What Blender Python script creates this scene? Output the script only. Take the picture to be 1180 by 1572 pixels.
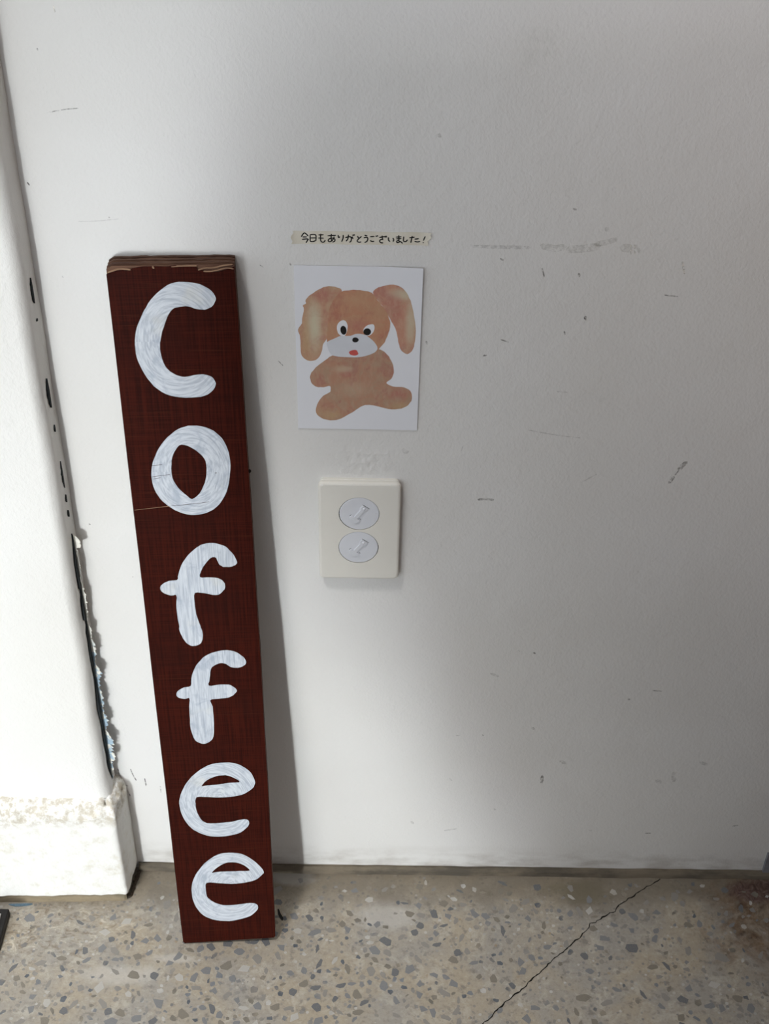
import bpy, bmesh, math, random
from mathutils import Vector, Matrix, noise

for o in list(bpy.data.objects):
    bpy.data.objects.remove(o)
SC = bpy.context.scene
COL = SC.collection
random.seed(7)

# ------------------------------------------------------------------ camera
W, H, FPX = 1180, 1572, 2000.0
CAM = Vector((0.0, -0.915, 1.1952))
PITCH, YAW, ROLL = math.radians(37.19), math.radians(0.58), math.radians(1.23)
fwd = Vector((math.sin(YAW) * math.cos(PITCH), math.cos(YAW) * math.cos(PITCH), -math.sin(PITCH)))
right = Vector((math.cos(YAW), -math.sin(YAW), 0))
up = right.cross(fwd)
r2 = math.cos(ROLL) * right + math.sin(ROLL) * up
u2 = -math.sin(ROLL) * right + math.cos(ROLL) * up
cd = bpy.data.cameras.new('camera')
cam = bpy.data.objects.new('camera', cd)
COL.objects.link(cam)
cam.matrix_world = Matrix(((r2.x, u2.x, -fwd.x, CAM.x), (r2.y, u2.y, -fwd.y, CAM.y), (r2.z, u2.z, -fwd.z, CAM.z), (0, 0, 0, 1)))
cd.sensor_fit = 'VERTICAL'
cd.sensor_height = 24.0
cd.lens = 24.0 * FPX / H
cd.clip_start = 0.02
SC.camera = cam

# ------------------------------------------------------------------ world and light
wd = bpy.data.worlds.new('world')
SC.world = wd
wd.use_nodes = True
wd.node_tree.nodes['Background'].inputs['Color'].default_value = (0.84, 0.915, 1.0, 1)
wd.node_tree.nodes['Background'].inputs['Strength'].default_value = 1.02

def area(name, loc, target, sx, sy, power, color):
    l = bpy.data.lights.new(name, 'AREA')
    l.shape = 'RECTANGLE'
    l.size, l.size_y, l.energy, l.color = sx, sy, power, color
    o = bpy.data.objects.new(name, l)
    COL.objects.link(o)
    o.location = loc
    d = Vector(target) - Vector(loc)
    o.rotation_euler = d.to_track_quat('-Z', 'Y').to_euler()
    return o

# daylight in the tall doorway far behind the viewer, to the left: sunlit ground below, sky above
area('doorway_sunlit_ground', (-1.50, -5.0, 0.42), (-0.22, 0, 0.18), 0.20, 0.80, 3.35, (0.94, 0.99, 1.0)).data.spread = math.radians(26)
area('doorway_sky', (-1.50, -5.0, 1.25), (0, 0, 0.8), 1.60, 1.90, 43, (0.95, 0.97, 1.0))

def spot(name, loc, target, power, color, angle, radius):
    l = bpy.data.lights.new(name, 'SPOT')
    l.energy, l.color, l.spot_size, l.spot_blend, l.shadow_soft_size = power, color, math.radians(angle), 1.0, radius
    o = bpy.data.objects.new(name, l)
    COL.objects.link(o)
    o.location = loc
    o.rotation_euler = (Vector(target) - Vector(loc)).to_track_quat('-Z', 'Y').to_euler()
    return o

# two added fill spots: one brightens the left floor, a warm one upper right
spot('floor_fill_spot', (-0.55, -0.75, 2.40), (-0.22, -0.24, 0.0), 116, (1.0, 0.98, 0.95), 32, 0.12)
spot('warm_fill_spot', (0.48, -1.10, 2.40), (0.40, 0.0, 1.02), 12, (1.0, 0.68, 0.54), 26, 0.10)

vs = SC.view_settings
SC.display_settings.display_device = 'sRGB'
vs.view_transform = 'Standard'
vs.look = 'None'
vs.exposure = 0.0
vs.gamma = 1.0
vs.use_curve_mapping = False

# ------------------------------------------------------------------ outlines, in millimetres on the thing they belong to
LETTERS = {
 'C': [[(32.6,720.4),(29.8,725.8),(21.3,731.4),(8.9,733.4),(-0.0,732.4),(-8.7,727.1),(-16.9,719.2),(-22.8,710.4),(-28.2,700.1),(-31.4,689.8),(-32.6,678.5),(-31.3,667.8),(-27.1,656.9),(-20.9,646.6),(-11.7,639.1),(-1.3,636.2),(11.9,635.9),(21.3,638.4),(27.0,644.2),(27.7,649.3),(25.0,653.7),(18.6,656.0),(10.6,655.3),(4.0,654.0),(-2.4,655.7),(-9.2,661.2),(-12.3,669.6),(-13.3,678.2),(-12.2,686.6),(-9.1,696.3),(-5.4,705.3),(-1.1,711.4),(4.8,713.3),(11.1,713.6),(17.3,711.3),(23.7,710.7),(28.9,712.9),(32.0,717.0)]],
 'o': [[(6.5,610.6),(-2.8,608.6),(-11.2,602.9),(-20.0,593.3),(-25.5,583.6),(-29.3,573.0),(-30.4,561.0),(-28.9,551.4),(-25.0,542.4),(-19.1,535.4),(-11.4,529.6),(-1.0,526.1),(8.6,526.7),(18.3,530.9),(25.9,539.1),(30.7,548.6),(33.7,560.8),(35.0,572.9),(34.4,584.9),(31.2,595.5),(25.4,603.4),(17.7,608.5)],[(-3.4,593.4),(3.9,590.8),(10.9,584.7),(15.0,577.3),(15.2,568.0),(13.0,557.2),(8.2,547.1),(1.4,541.5),(-3.1,545.3),(-9.5,553.0),(-13.2,561.9),(-13.5,571.3),(-11.8,581.9),(-8.3,589.1)]],
 'f1': [[(34.9,479.1),(31.2,487.2),(25.5,493.9),(16.1,497.3),(7.6,496.5),(1.4,493.1),(-7.1,484.6),(-12.7,475.3),(-16.2,465.8),(-17.5,460.2),(-24.3,459.4),(-30.0,456.5),(-32.8,452.9),(-31.4,447.6),(-24.3,443.9),(-19.6,444.2),(-20.4,434.4),(-20.6,422.1),(-19.8,411.3),(-20.1,407.2),(-18.9,401.5),(-16.5,394.9),(-12.9,389.8),(-8.4,388.2),(-3.1,390.2),(-0.4,395.1),(0.4,402.3),(-0.7,408.0),(-1.1,410.7),(-3.7,423.2),(-4.3,435.4),(-3.5,446.0),(5.3,445.4),(15.0,443.2),(20.1,446.1),(23.2,451.2),(22.3,457.2),(17.4,461.1),(8.9,462.1),(2.2,462.6),(4.6,471.1),(8.7,477.6),(13.3,482.6),(17.5,482.2),(19.0,476.6),(23.0,472.8),(30.3,473.0),(34.5,475.4)]],
 'f2': [[(37.3,369.1),(34.7,374.4),(29.2,379.7),(21.2,382.4),(13.1,381.7),(3.6,378.3),(-3.8,372.0),(-9.7,362.6),(-13.4,351.6),(-14.7,342.6),(-21.3,341.0),(-26.9,337.0),(-28.5,333.2),(-26.9,329.4),(-21.1,327.7),(-16.9,328.3),(-18.0,318.3),(-18.3,306.0),(-18.8,295.1),(-17.3,284.0),(-14.8,276.7),(-8.4,272.8),(-2.2,275.1),(1.9,281.6),(3.4,298.9),(3.6,317.6),(1.8,325.3),(9.6,326.9),(19.1,328.1),(24.7,332.1),(27.0,335.8),(24.5,339.7),(20.0,342.9),(10.6,343.2),(1.7,342.3),(3.2,351.0),(4.7,360.6),(7.4,365.0),(13.4,368.0),(19.1,366.8),(23.0,363.4),(29.4,362.3),(35.3,364.8)]],
 'e1': [[(37.8,223.5),(35.8,231.9),(30.1,240.4),(21.8,246.5),(10.9,248.5),(-1.5,247.1),(-13.0,240.5),(-22.2,231.8),(-29.2,221.2),(-34.5,208.8),(-36.7,197.9),(-35.7,185.0),(-32.8,174.5),(-27.8,164.7),(-20.1,157.4),(-10.3,152.5),(1.1,151.5),(11.4,153.0),(20.5,156.5),(27.9,164.1),(29.5,170.1),(27.2,173.7),(20.2,173.1),(12.4,170.9),(1.0,170.0),(-11.6,170.2),(-17.5,176.0),(-20.6,186.1),(-21.1,196.4),(-19.2,205.2),(-8.0,204.7),(4.4,203.9),(16.9,204.7),(27.1,208.0),(34.9,214.4),(37.7,220.2)],[(-13.8,219.4),(-7.7,227.0),(1.2,231.6),(9.9,232.6),(15.9,230.2),(20.7,226.7),(22.9,222.9),(13.0,222.4),(3.0,220.8),(-8.2,219.9)]],
 'e2': [[(40.6,100.6),(36.1,110.0),(27.6,120.4),(18.9,126.6),(7.4,128.6),(-4.3,126.4),(-15.2,117.8),(-23.8,106.4),(-29.7,95.6),(-33.3,82.7),(-33.8,67.7),(-32.0,56.3),(-28.1,45.5),(-22.0,37.5),(-11.7,31.8),(1.5,29.9),(12.3,31.9),(23.2,36.2),(30.2,43.2),(32.5,49.3),(30.1,54.2),(24.2,55.4),(13.5,54.0),(0.2,53.2),(-8.8,56.1),(-15.1,61.2),(-18.7,67.0),(-19.3,76.5),(-17.9,87.2),(-5.6,86.1),(7.4,84.5),(20.5,85.8),(31.2,89.0),(38.0,95.2)],[(-11.8,101.2),(-5.4,109.2),(2.7,114.3),(10.5,115.4),(18.1,112.7),(23.7,107.8),(26.4,102.6),(16.2,102.3),(3.2,102.3),(-5.9,102.2)]],
}
DOG = {
 'ear_l': [(-12.9,54.0),(-16.3,56.9),(-23.2,58.0),(-29.2,55.9),(-35.2,51.9),(-39.7,48.0),(-41.5,45.2),(-41.3,42.4),(-43.6,40.6),(-42.9,37.3),(-44.1,30.5),(-44.7,24.8),(-47.7,19.0),(-46.5,13.3),(-46.1,6.3),(-46.3,-0.7),(-44.8,-6.0),(-40.8,-9.4),(-36.2,-9.7),(-32.0,-6.9),(-29.4,-1.5),(-28.3,4.9),(-26.2,9.0),(-24.1,13.7),(-21.5,29.8),(-16.4,43.4)],
 'head': [(-12.9,53.4),(-7.4,54.6),(-1.5,55.1),(7.5,53.8),(11.5,51.7),(15.5,45.7),(20.1,39.6),(23.7,32.9),(25.4,26.1),(24.0,16.9),(21.1,8.8),(16.6,2.3),(13.1,-0.7),(3.9,-4.5),(-6.3,-5.1),(-16.6,-4.8),(-21.7,-2.6),(-24.7,4.4),(-24.9,13.7),(-24.0,25.2),(-22.9,37.7),(-18.4,47.8)],
 'ear_r': [(11.4,53.3),(13.9,56.7),(19.3,59.0),(27.2,60.5),(33.1,58.5),(37.7,53.8),(40.9,46.7),(43.2,37.8),(45.2,27.6),(45.8,17.3),(45.1,8.0),(43.3,1.6),(39.8,-1.4),(36.1,0.3),(33.5,4.3),(31.7,12.4),(30.0,20.5),(27.4,26.2),(26.0,28.6),(22.7,35.1),(18.6,41.8),(13.5,48.4)],
 'body': [(-20.7,-4.3),(-26.9,-9.2),(-34.2,-15.9),(-37.9,-20.7),(-39.1,-25.6),(-38.1,-30.4),(-34.5,-34.0),(-28.2,-34.5),(-23.0,-33.2),(-22.8,-38.7),(-28.3,-42.5),(-32.6,-48.7),(-34.8,-55.6),(-33.8,-61.2),(-28.6,-65.5),(-20.1,-66.7),(-13.7,-64.6),(-4.2,-58.2),(5.8,-51.1),(16.9,-52.1),(25.4,-54.5),(33.8,-54.3),(40.1,-51.7),(44.1,-46.0),(44.5,-39.8),(41.7,-35.0),(35.4,-32.7),(29.1,-32.8),(24.4,-30.4),(23.9,-28.6),(27.4,-24.9),(29.1,-19.5),(28.5,-12.3),(26.0,-6.4),(22.3,-1.2),(17.7,1.9),(9.0,2.7),(-6.4,1.2)],
 'muzzle': [(-24.9,7.9),(-18.6,11.5),(-13.5,13.9),(-6.4,14.0),(-1.8,15.9),(2.8,15.9),(7.8,13.7),(13.0,8.6),(15.6,3.4),(14.1,-0.1),(9.0,-3.2),(0.8,-5.5),(-9.4,-5.6),(-18.7,-4.9),(-22.2,-2.6),(-24.2,2.1)],
 'eye_l': [(-12.4,28.1),(-15.5,25.9),(-17.0,21.9),(-16.2,16.7),(-13.5,13.9),(-10.4,14.5),(-8.9,18.6),(-8.4,23.2),(-9.9,27.2)],
 'eye_r': [(12.3,24.7),(7.7,24.1),(4.7,21.2),(4.0,18.3),(5.3,15.4),(7.8,14.3),(10.9,16.1),(12.8,20.2)],
 'pupil_l': [(-9.3,19.4),(-9.4,17.4),(-10.1,15.8),(-11.3,15.0),(-12.5,15.4),(-13.6,16.7),(-14.1,18.6),(-14.1,20.6),(-13.4,22.2),(-12.2,23.0),(-11.0,22.7),(-9.9,21.4)],
 'pupil_r': [(10.2,18.0),(9.8,16.4),(8.7,15.2),(7.2,14.8),(5.7,15.2),(4.6,16.3),(4.2,17.9),(4.6,19.5),(5.7,20.7),(7.2,21.2),(8.7,20.8),(9.8,19.6)],
 'nose': [(0.4,10.5),(0.0,9.3),(-0.9,8.4),(-2.2,8.1),(-3.5,8.4),(-4.4,9.2),(-4.7,10.4),(-4.4,11.5),(-3.5,12.4),(-2.2,12.7),(-0.9,12.4),(0.0,11.6)],
 'mouth': [(-7.4,-1.1),(-5.3,0.7),(-1.7,1.1),(-0.2,-1.0),(0.1,-2.8),(-2.2,-4.0),(-5.8,-3.5)],
 'streak_l': [(-26.3,47.1),(-32.3,44.8),(-34.9,37.4),(-37.1,25.0),(-38.4,12.3),(-38.0,1.8),(-34.5,1.3),(-31.3,7.8),(-30.5,18.2),(-28.5,31.9),(-25.4,41.0)],
 'streak_r': [(21.3,59.6),(28.2,59.9),(34.2,56.5),(39.4,47.8),(42.3,34.4),(44.2,19.6),(43.1,8.0),(40.5,9.1),(39.0,24.1),(36.6,38.8),(31.4,49.8),(23.3,55.2)],
 'streak_b': [(-22.8,-9.7),(-14.6,-8.3),(-6.3,-10.6),(-6.3,-15.3),(-14.6,-17.3),(-21.8,-15.6)],
}
INK = [[(-44.85,0.07),(-42.42,3.16),(-39.6,0.71)],[(-43.75,-0.18),(-40.72,-0.13)],[(-44.19,-2.1),(-39.85,-1.8),(-40.38,-3.23),(-41.32,-4.9)],[(-38.08,1.44),(-38.17,-3.63)],[(-38.07,1.72),(-35.65,2.03),(-33.75,1.36),(-33.82,-3.11)],[(-37.97,-0.9),(-33.94,-0.71)],[(-38.17,-3.63),(-36.25,-3.82),(-34.22,-3.12)],[(-30.01,2.68),(-30.26,-0.86),(-29.94,-3.32),(-28.69,-4.22),(-27.42,-3.82),(-26.75,-2.55)],[(-31.64,1.73),(-28.01,1.9)],[(-31.92,-0.78),(-27.89,-0.82)],[(-24.7,1.15),(-18.66,1.64)],[(-21.97,2.56),(-22.2,-0.71),(-21.61,-3.16)],[(-19.82,0.42),(-21.1,-2.33),(-23.13,-3.74),(-24.38,-2.94),(-23.61,-1.4),(-21.09,-0.69),(-19.48,-1.48),(-19.49,-3.12),(-21.11,-4.08)],[(-16.8,1.84),(-16.55,-0.06),(-15.54,0.5)],[(-13.02,1.91),(-13.13,-0.55),(-14.14,-3.41)],[(-11.26,0.03),(-7.99,0.64),(-6.73,-0.43),(-7.23,-3.17),(-8.24,-3.85)],[(-9.0,2.25),(-9.5,-1.03),(-10.76,-2.96)],[(-6.23,0.67),(-5.57,-0.95)],[(-5.73,2.31),(-5.32,1.5)],[(-4.87,2.6),(-4.37,1.79)],[(-2.2,1.29),(-1.19,-0.6)],[(0.82,1.07),(-1.44,-1.15),(-2.34,-2.81),(-1.17,-3.72),(0.6,-3.46)],[(3.35,2.11),(5.17,1.71)],[(2.77,0.03),(4.98,0.51),(5.7,-1.0),(4.91,-2.99),(3.4,-3.78)],[(7.6,0.93),(10.61,1.25)],[(7.63,-2.24),(8.9,-2.87),(10.41,-2.73)],[(11.87,1.82),(12.23,1.01)],[(12.87,2.11),(13.23,1.3)],[(14.55,0.51),(18.42,1.23)],[(16.55,1.91),(16.78,-0.27),(17.2,-1.35)],[(17.1,-0.97),(15.29,-1.39),(14.8,-2.76),(15.73,-3.84),(17.24,-3.92)],[(18.66,1.68),(18.93,0.59)],[(19.56,1.96),(19.89,0.72)],[(21.45,0.64),(21.49,-1.55),(22.52,-2.62)],[(24.84,0.15),(25.37,-1.2),(25.05,-2.57)],[(27.24,1.02),(31.01,1.25)],[(27.52,-0.45),(31.04,-0.17)],[(29.12,2.41),(29.44,-2.49)],[(29.42,-1.67),(27.81,-2.25),(28.1,-3.5),(29.6,-3.15),(30.34,-2.48),(32.15,-3.98)],[(33.02,1.4),(32.85,-1.61),(33.88,-2.68),(35.13,-2.11),(35.86,-1.01)],[(37.42,0.66),(41.08,1.27)],[(39.4,2.06),(38.88,-0.95),(38.55,-3.31)],[(41.49,-0.36),(44.3,-0.03)],[(41.44,-2.16),(43.48,-2.67),(45.38,-2.2)],[(49.27,1.97),(47.98,-1.49)],[(47.88,-3.03),(48.04,-3.35)]]
MARKS = [([(266.6,559.1),(263.7,555.6),(261.6,551.5)],3.9,'m'),([(261.2,550.1),(259.1,545.9)],1.12,'m'),([(258.2,543.8),(255.2,537.5)],2.81,'m'),([(91.1,516.1),(97.3,516.9),(104.2,516.3)],2.28,'m'),([(126.9,739.2),(129.0,732.1)],1.26,'m'),([(94.1,746.9),(96.2,745.8)],1.5,'m'),([(234.0,746.7),(237.1,736.8)],1.5,'l'),([(224.7,718.1),(235.0,717.1)],0.92,'m'),([(155.5,735.3),(156.2,733.1)],1.76,'m'),([(164.6,698.0),(165.4,695.7)],2.58,'d'),([(149.5,684.3),(150.3,681.9)],1.3,'d'),([(86.5,660.9),(88.6,661.6)],1.32,'d'),([(99.1,676.2),(105.6,673.9)],0.94,'m'),([(128.3,589.9),(153.5,585.1),(173.0,582.8)],0.82,'f'),([(149.3,628.2),(157.4,627.7)],0.8,'f'),([(179.3,159.3),(179.6,148.1)],3.39,'m'),([(196.0,182.5),(201.1,178.7)],4.03,'f'),([(299.5,154.6),(303.4,151.7)],5.44,'f'),([(315.4,167.0),(317.3,154.0)],4.73,'f'),([(340.5,183.5),(347.8,179.7)],4.03,'f'),([(162.9,231.0),(164.4,229.1)],2.62,'m'),([(115.9,305.6),(123.8,302.2)],2.53,'f'),([(276.8,285.7),(285.3,285.0)],1.28,'m'),([(254.1,273.5),(255.5,272.6)],1.93,'m'),([(140.1,336.4),(141.4,335.5)],1.56,'d'),([(155.3,334.1),(156.7,333.3)],1.56,'d'),([(81.5,69.4),(94.0,72.9)],1.76,'f'),([(45.1,83.8),(47.3,80.6)],2.8,'f'),([(113.1,219.6),(114.4,218.7)],1.32,'m'),([(299.0,69.5),(304.7,69.7)],1.41,'m'),([(132.6,106.8),(134.1,104.8)],2.08,'f'),([(391.4,83.4),(396.8,84.6)],1.4,'m'),([(238.5,73.7),(240.7,72.7)],2.11,'f'),([(86.7,218.1),(90.7,218.2)],1.06,'f'),([(-238.4,855.0),(-225.9,857.6),(-215.6,858.7)],0.7,'m'),([(-226.4,771.6),(-211.6,772.4),(-195.7,774.3)],0.59,'f'),([(-260.2,802.0),(-259.0,800.0)],0.97,'d'),([(-238.8,900.6),(-238.5,899.3)],0.91,'m'),([(-223.6,929.4),(-223.2,925.5)],0.89,'l'),([(-202.9,775.7),(-202.5,775.2)],0.98,'d'),([(-244.3,725.7),(-243.9,724.6)],1.01,'m'),([(42.0,843.8),(43.9,842.8)],2.82,'f'),([(24.2,568.0),(25.9,565.3),(28.1,566.0)],3.32,'f'),([(83.2,153.3),(85.4,150.3)],1.36,'f'),([(-252.6,482.8),(-252.1,482.0)],1.16,'d'),([(-219.9,422.2),(-220.0,421.5)],0.96,'d'),([(-290.7,401.2),(-288.0,412.3),(-285.7,421.0)],0.72,'f'),([(-235.1,146.8),(-234.0,136.7)],0.95,'m'),([(-219.8,134.9),(-219.9,125.7)],0.96,'m'),([(39.7,673.3),(40.9,670.9)],1.31,'m'),([(-90.7,738.0),(-88.3,736.4)],0.8,'m'),([(-79.4,653.0),(-75.8,648.8)],0.74,'m'),([(-67.6,740.0),(-67.1,738.4)],1.25,'m'),([(125.1,758.3),(134.3,756.3),(142.1,757.6)],5.46,'g'),([(145.3,755.5),(159.2,756.8),(167.9,758.6)],6.47,'g'),([(166.2,760.2),(175.9,762.5),(181.0,765.3)],4.47,'g'),([(186.4,757.8),(193.5,756.9)],6.96,'g'),([(196.7,759.6),(200.4,753.8)],2.48,'g'),([(72.5,756.8),(115.3,756.5)],2.98,'f'),([(192.6,760.1),(193.6,752.5)],0.99,'l'),([(195.6,760.2),(196.6,752.6)],0.99,'l'),([(172.1,773.6),(173.3,771.5)],2.95,'f'),([(145.8,788.9),(147.9,787.9)],1.46,'m'),([(179.6,536.7),(191.1,545.3)],0.9,'f'),([(74.4,572.3),(73.6,567.6)],0.88,'f')]
CRACK = [(324.4,-6.8),(311.2,-15.8),(297.6,-24.8),(285.2,-34.5),(273.2,-42.4),(267.4,-49.6),(257.0,-55.4),(249.1,-61.1),(239.4,-66.3),(234.3,-75.2),(225.0,-84.1),(215.9,-91.8),(209.8,-98.6),(202.1,-104.8),(191.5,-113.4),(181.3,-124.0),(171.7,-133.1),(161.2,-144.7),(151.5,-151.9),(144.3,-158.0),(139.3,-163.8),(129.8,-172.6),(122.6,-181.2),(116.8,-185.4)]
GAPZ = [(-271.8, 477.2), (-271.9, 463.2), (-271.9, 440.5), (-270.3, 429.0), (-270.0, 417.4), (-269.5, 397.6), (-269.9, 383.9), (-269.9, 369.3), (-269.4, 352.7), (-269.9, 333.4), (-270.1, 310.2), (-270.7, 283.7), (-270.4, 263.9), (-272.1, 238.2), (-273.4, 209.9), (-274.7, 180.8), (-275.3, 158.0)]
SLITS = [(731.3, 709.4), (696.3, 694.0), (641.4, 613.3), (596.6, 589.5), (559.6, 531.6), (524.6, 516.2), (507.7, 500.5)]
# ------------------------------------------------------------------ helpers
def srgb(r, g, b):
    f = lambda c: (c / 255) / 12.92 if c / 255 <= 0.04045 else ((c / 255 + 0.055) / 1.055) ** 2.4
    return (f(r), f(g), f(b), 1)

class NT:
    def __init__(s, name):
        s.m = bpy.data.materials.new(name)
        s.m.use_nodes = True
        s.n, s.l = s.m.node_tree.nodes, s.m.node_tree.links
        s.b = s.n['Principled BSDF']
        s.pos = None
    def node(s, t, **kw):
        x = s.n.new(t)
        for k, v in kw.items():
            if k.startswith('i_'):
                s.put(x.inputs[k[2:].replace('_', ' ')], v)
            else:
                setattr(x, k, v)
        return x
    def put(s, sock, v):
        if isinstance(v, bpy.types.NodeSocket):
            s.l.new(v, sock)
        else:
            sock.default_value = v
    def co(s, scale=(1, 1, 1), rot=(0, 0, 0)):
        if s.pos is None:
            s.pos = s.node('ShaderNodeTexCoord').outputs['Object']
        mp = s.node('ShaderNodeMapping')
        s.l.new(s.pos, mp.inputs['Vector'])
        mp.inputs['Scale'].default_value = scale
        mp.inputs['Rotation'].default_value = rot
        return mp.outputs['Vector']
    def noise(s, scale, detail=3, rough=0.55, dist=0, stretch=(1, 1, 1), rot=(0, 0, 0)):
        x = s.node('ShaderNodeTexNoise')
        s.l.new(s.co(stretch, rot), x.inputs['Vector'])
        x.inputs['Scale'].default_value = scale
        x.inputs['Detail'].default_value = detail
        x.inputs['Roughness'].default_value = rough
        x.inputs['Distortion'].default_value = dist
        return x.outputs['Fac']
    def ramp(s, fac, stops):
        x = s.node('ShaderNodeValToRGB')
        s.l.new(fac, x.inputs['Fac'])
        e = x.color_ramp.elements
        while len(e) < len(stops):
            e.new(0.5)
        for q, (p, c) in zip(e, stops):
            q.position = p
            q.color = c if isinstance(c, tuple) else (c, c, c, 1)
        return x.outputs['Color']
    def mix(s, fac, a, b, blend='MIX'):
        x = s.node('ShaderNodeMix', data_type='RGBA', blend_type=blend)
        s.put(x.inputs[0], fac)
        s.put(x.inputs[6], a)
        s.put(x.inputs[7], b)
        return x.outputs[2]
    def math(s, op, a, b=0.0, clamp=False):
        x = s.node('ShaderNodeMath', operation=op, use_clamp=clamp)
        s.put(x.inputs[0], a)
        s.put(x.inputs[1], b)
        return x.outputs[0]
    def sep(s):
        s.co()
        x = s.node('ShaderNodeSeparateXYZ')
        s.l.new(s.pos, x.inputs[0])
        return x.outputs
    def mrange(s, v, a, b, c=0.0, d=1.0):
        x = s.node('ShaderNodeMapRange', interpolation_type='SMOOTHSTEP')
        s.put(x.inputs[0], v)
        for i, q in enumerate((a, b, c, d)):
            x.inputs[i + 1].default_value = q
        return x.outputs[0]
    def spot(s, c, rad, soft=0.6, warp=None):
        """1 inside an ellipse of object space, fading to 0 outside"""
        mp = s.node('ShaderNodeMapping')
        s.co()
        s.l.new(s.pos, mp.inputs['Vector'])
        mp.inputs['Location'].default_value = tuple(-a / b for a, b in zip(c, rad))
        mp.inputs['Scale'].default_value = tuple(1 / b for b in rad)
        ln = s.node('ShaderNodeVectorMath', operation='LENGTH')
        s.l.new(mp.outputs['Vector'], ln.inputs[0])
        v = ln.outputs['Value']
        if warp is not None:
            v = s.math('ADD', v, s.math('MULTIPLY', s.math('SUBTRACT', warp, 0.5), 1.6))
        return s.mrange(v, 1.0 - soft, 1.0 + soft * 0.3, 1.0, 0.0)
    def bump(s, h, strength, dist, prev=None):
        x = s.node('ShaderNodeBump')
        s.l.new(h, x.inputs['Height'])
        x.inputs['Strength'].default_value = strength
        x.inputs['Distance'].default_value = dist
        if prev is not None:
            s.l.new(prev, x.inputs['Normal'])
        return x.outputs['Normal']
    def done(s, color, rough=0.6, normal=None, spec=0.4, alpha=None):
        s.put(s.b.inputs['Base Color'], color)
        s.put(s.b.inputs['Roughness'], rough)
        s.b.inputs['Specular IOR Level'].default_value = spec
        if normal is not None:
            s.l.new(normal, s.b.inputs['Normal'])
        if alpha is not None:
            s.put(s.b.inputs['Alpha'], alpha)
        return s.m

def flat(name, rgb, rough=0.6, spec=0.4, vary=0.12, scale=90):
    t = NT(name)
    c = srgb(*rgb)
    n = t.noise(scale, 4)
    d = tuple(x * (1 - vary) for x in c[:3]) + (1,)
    l = tuple(min(1, x * (1 + vary)) for x in c[:3]) + (1,)
    return t.done(t.ramp(n, [(0.3, d), (0.7, l)]), rough, t.bump(t.noise(scale * 6, 2), 0.1, 0.0004), spec)

def link(name, me, mat, parent=None):
    o = bpy.data.objects.new(name, me)
    if mat is not None and not me.materials:
        me.materials.append(mat)
    COL.objects.link(o)
    if parent is not None:
        o.parent = parent
    return o

def bm_obj(name, bm, mat, parent=None, smooth=False):
    bmesh.ops.recalc_face_normals(bm, faces=bm.faces)
    me = bpy.data.meshes.new(name)
    bm.to_mesh(me)
    bm.free()
    if smooth:
        for p in me.polygons:
            p.use_smooth = True
    return link(name, me, mat, parent)

def tag(o, label, cat=None, group=None, kind=None):
    o['label'] = label
    if cat:
        o['category'] = cat
    if group:
        o['group'] = group
    if kind:
        o['kind'] = kind
    return o

def empty(name, loc=(0, 0, 0)):
    o = bpy.data.objects.new(name, None)
    COL.objects.link(o)
    o.location = loc
    o.empty_display_size = 0.05
    return o

def box(bm, x0, x1, y0, y1, z0, z1):
    v = [bm.verts.new(p) for p in ((x0, y0, z0), (x1, y0, z0), (x1, y1, z0), (x0, y1, z0), (x0, y0, z1), (x1, y0, z1), (x1, y1, z1), (x0, y1, z1))]
    for f in ((0, 3, 2, 1), (4, 5, 6, 7), (0, 1, 5, 4), (1, 2, 6, 5), (2, 3, 7, 6), (3, 0, 4, 7)):
        bm.faces.new([v[i] for i in f])
    return v

def smooth_loop(pts, k=3):
    out, n = [], len(pts)
    for i in range(n):
        p0, p1, p2, p3 = (Vector(pts[(i + j) % n]) for j in (-1, 0, 1, 2))
        for s in range(k):
            t = s / k
            out.append(0.5 * ((2 * p1) + (p2 - p0) * t + (2 * p0 - 5 * p1 + 4 * p2 - p3) * t * t + (3 * p1 - p0 - 3 * p2 + p3) * t ** 3))
    return out

def smooth_line(pts, k=4):
    out, n = [], len(pts)
    g = lambda i: Vector(pts[max(0, min(n - 1, i))])
    for i in range(n - 1):
        p0, p1, p2, p3 = g(i - 1), g(i), g(i + 1), g(i + 2)
        for s in range(k):
            t = s / k
            out.append(0.5 * ((2 * p1) + (p2 - p0) * t + (2 * p0 - 5 * p1 + 4 * p2 - p3) * t * t + (3 * p1 - p0 - 3 * p2 + p3) * t ** 3))
    out.append(Vector(pts[-1]))
    return out

def slab(name, loops, to3, z0, z1, mat, parent=None):
    """a flat outline (with holes) given thickness: to3(x, y, h) gives the place of a point at height h"""
    bm = bmesh.new()
    edges, rings = [], []
    for lp in loops:
        vs_ = [bm.verts.new((p[0], p[1], 0)) for p in lp]
        rings.append(vs_)
        for a, b in zip(vs_, vs_[1:] + vs_[:1]):
            edges.append(bm.edges.new((a, b)))
    bmesh.ops.triangle_fill(bm, use_beauty=True, use_dissolve=False, edges=edges, normal=(0, 0, 1))
    tops = list(bm.faces)
    low = {v: bm.verts.new((v.co.x, v.co.y, -1)) for v in list(bm.verts)}
    for f in tops:
        bm.faces.new([low[v] for v in reversed(f.verts)])
    for r in rings:
        for a, b in zip(r, r[1:] + r[:1]):
            bm.faces.new((a, low[a], low[b], b))
    for v in bm.verts:
        v.co = to3(v.co.x, v.co.y, z1 if v.co.z > -0.5 else z0)
    return bm_obj(name, bm, mat, parent)

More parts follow.
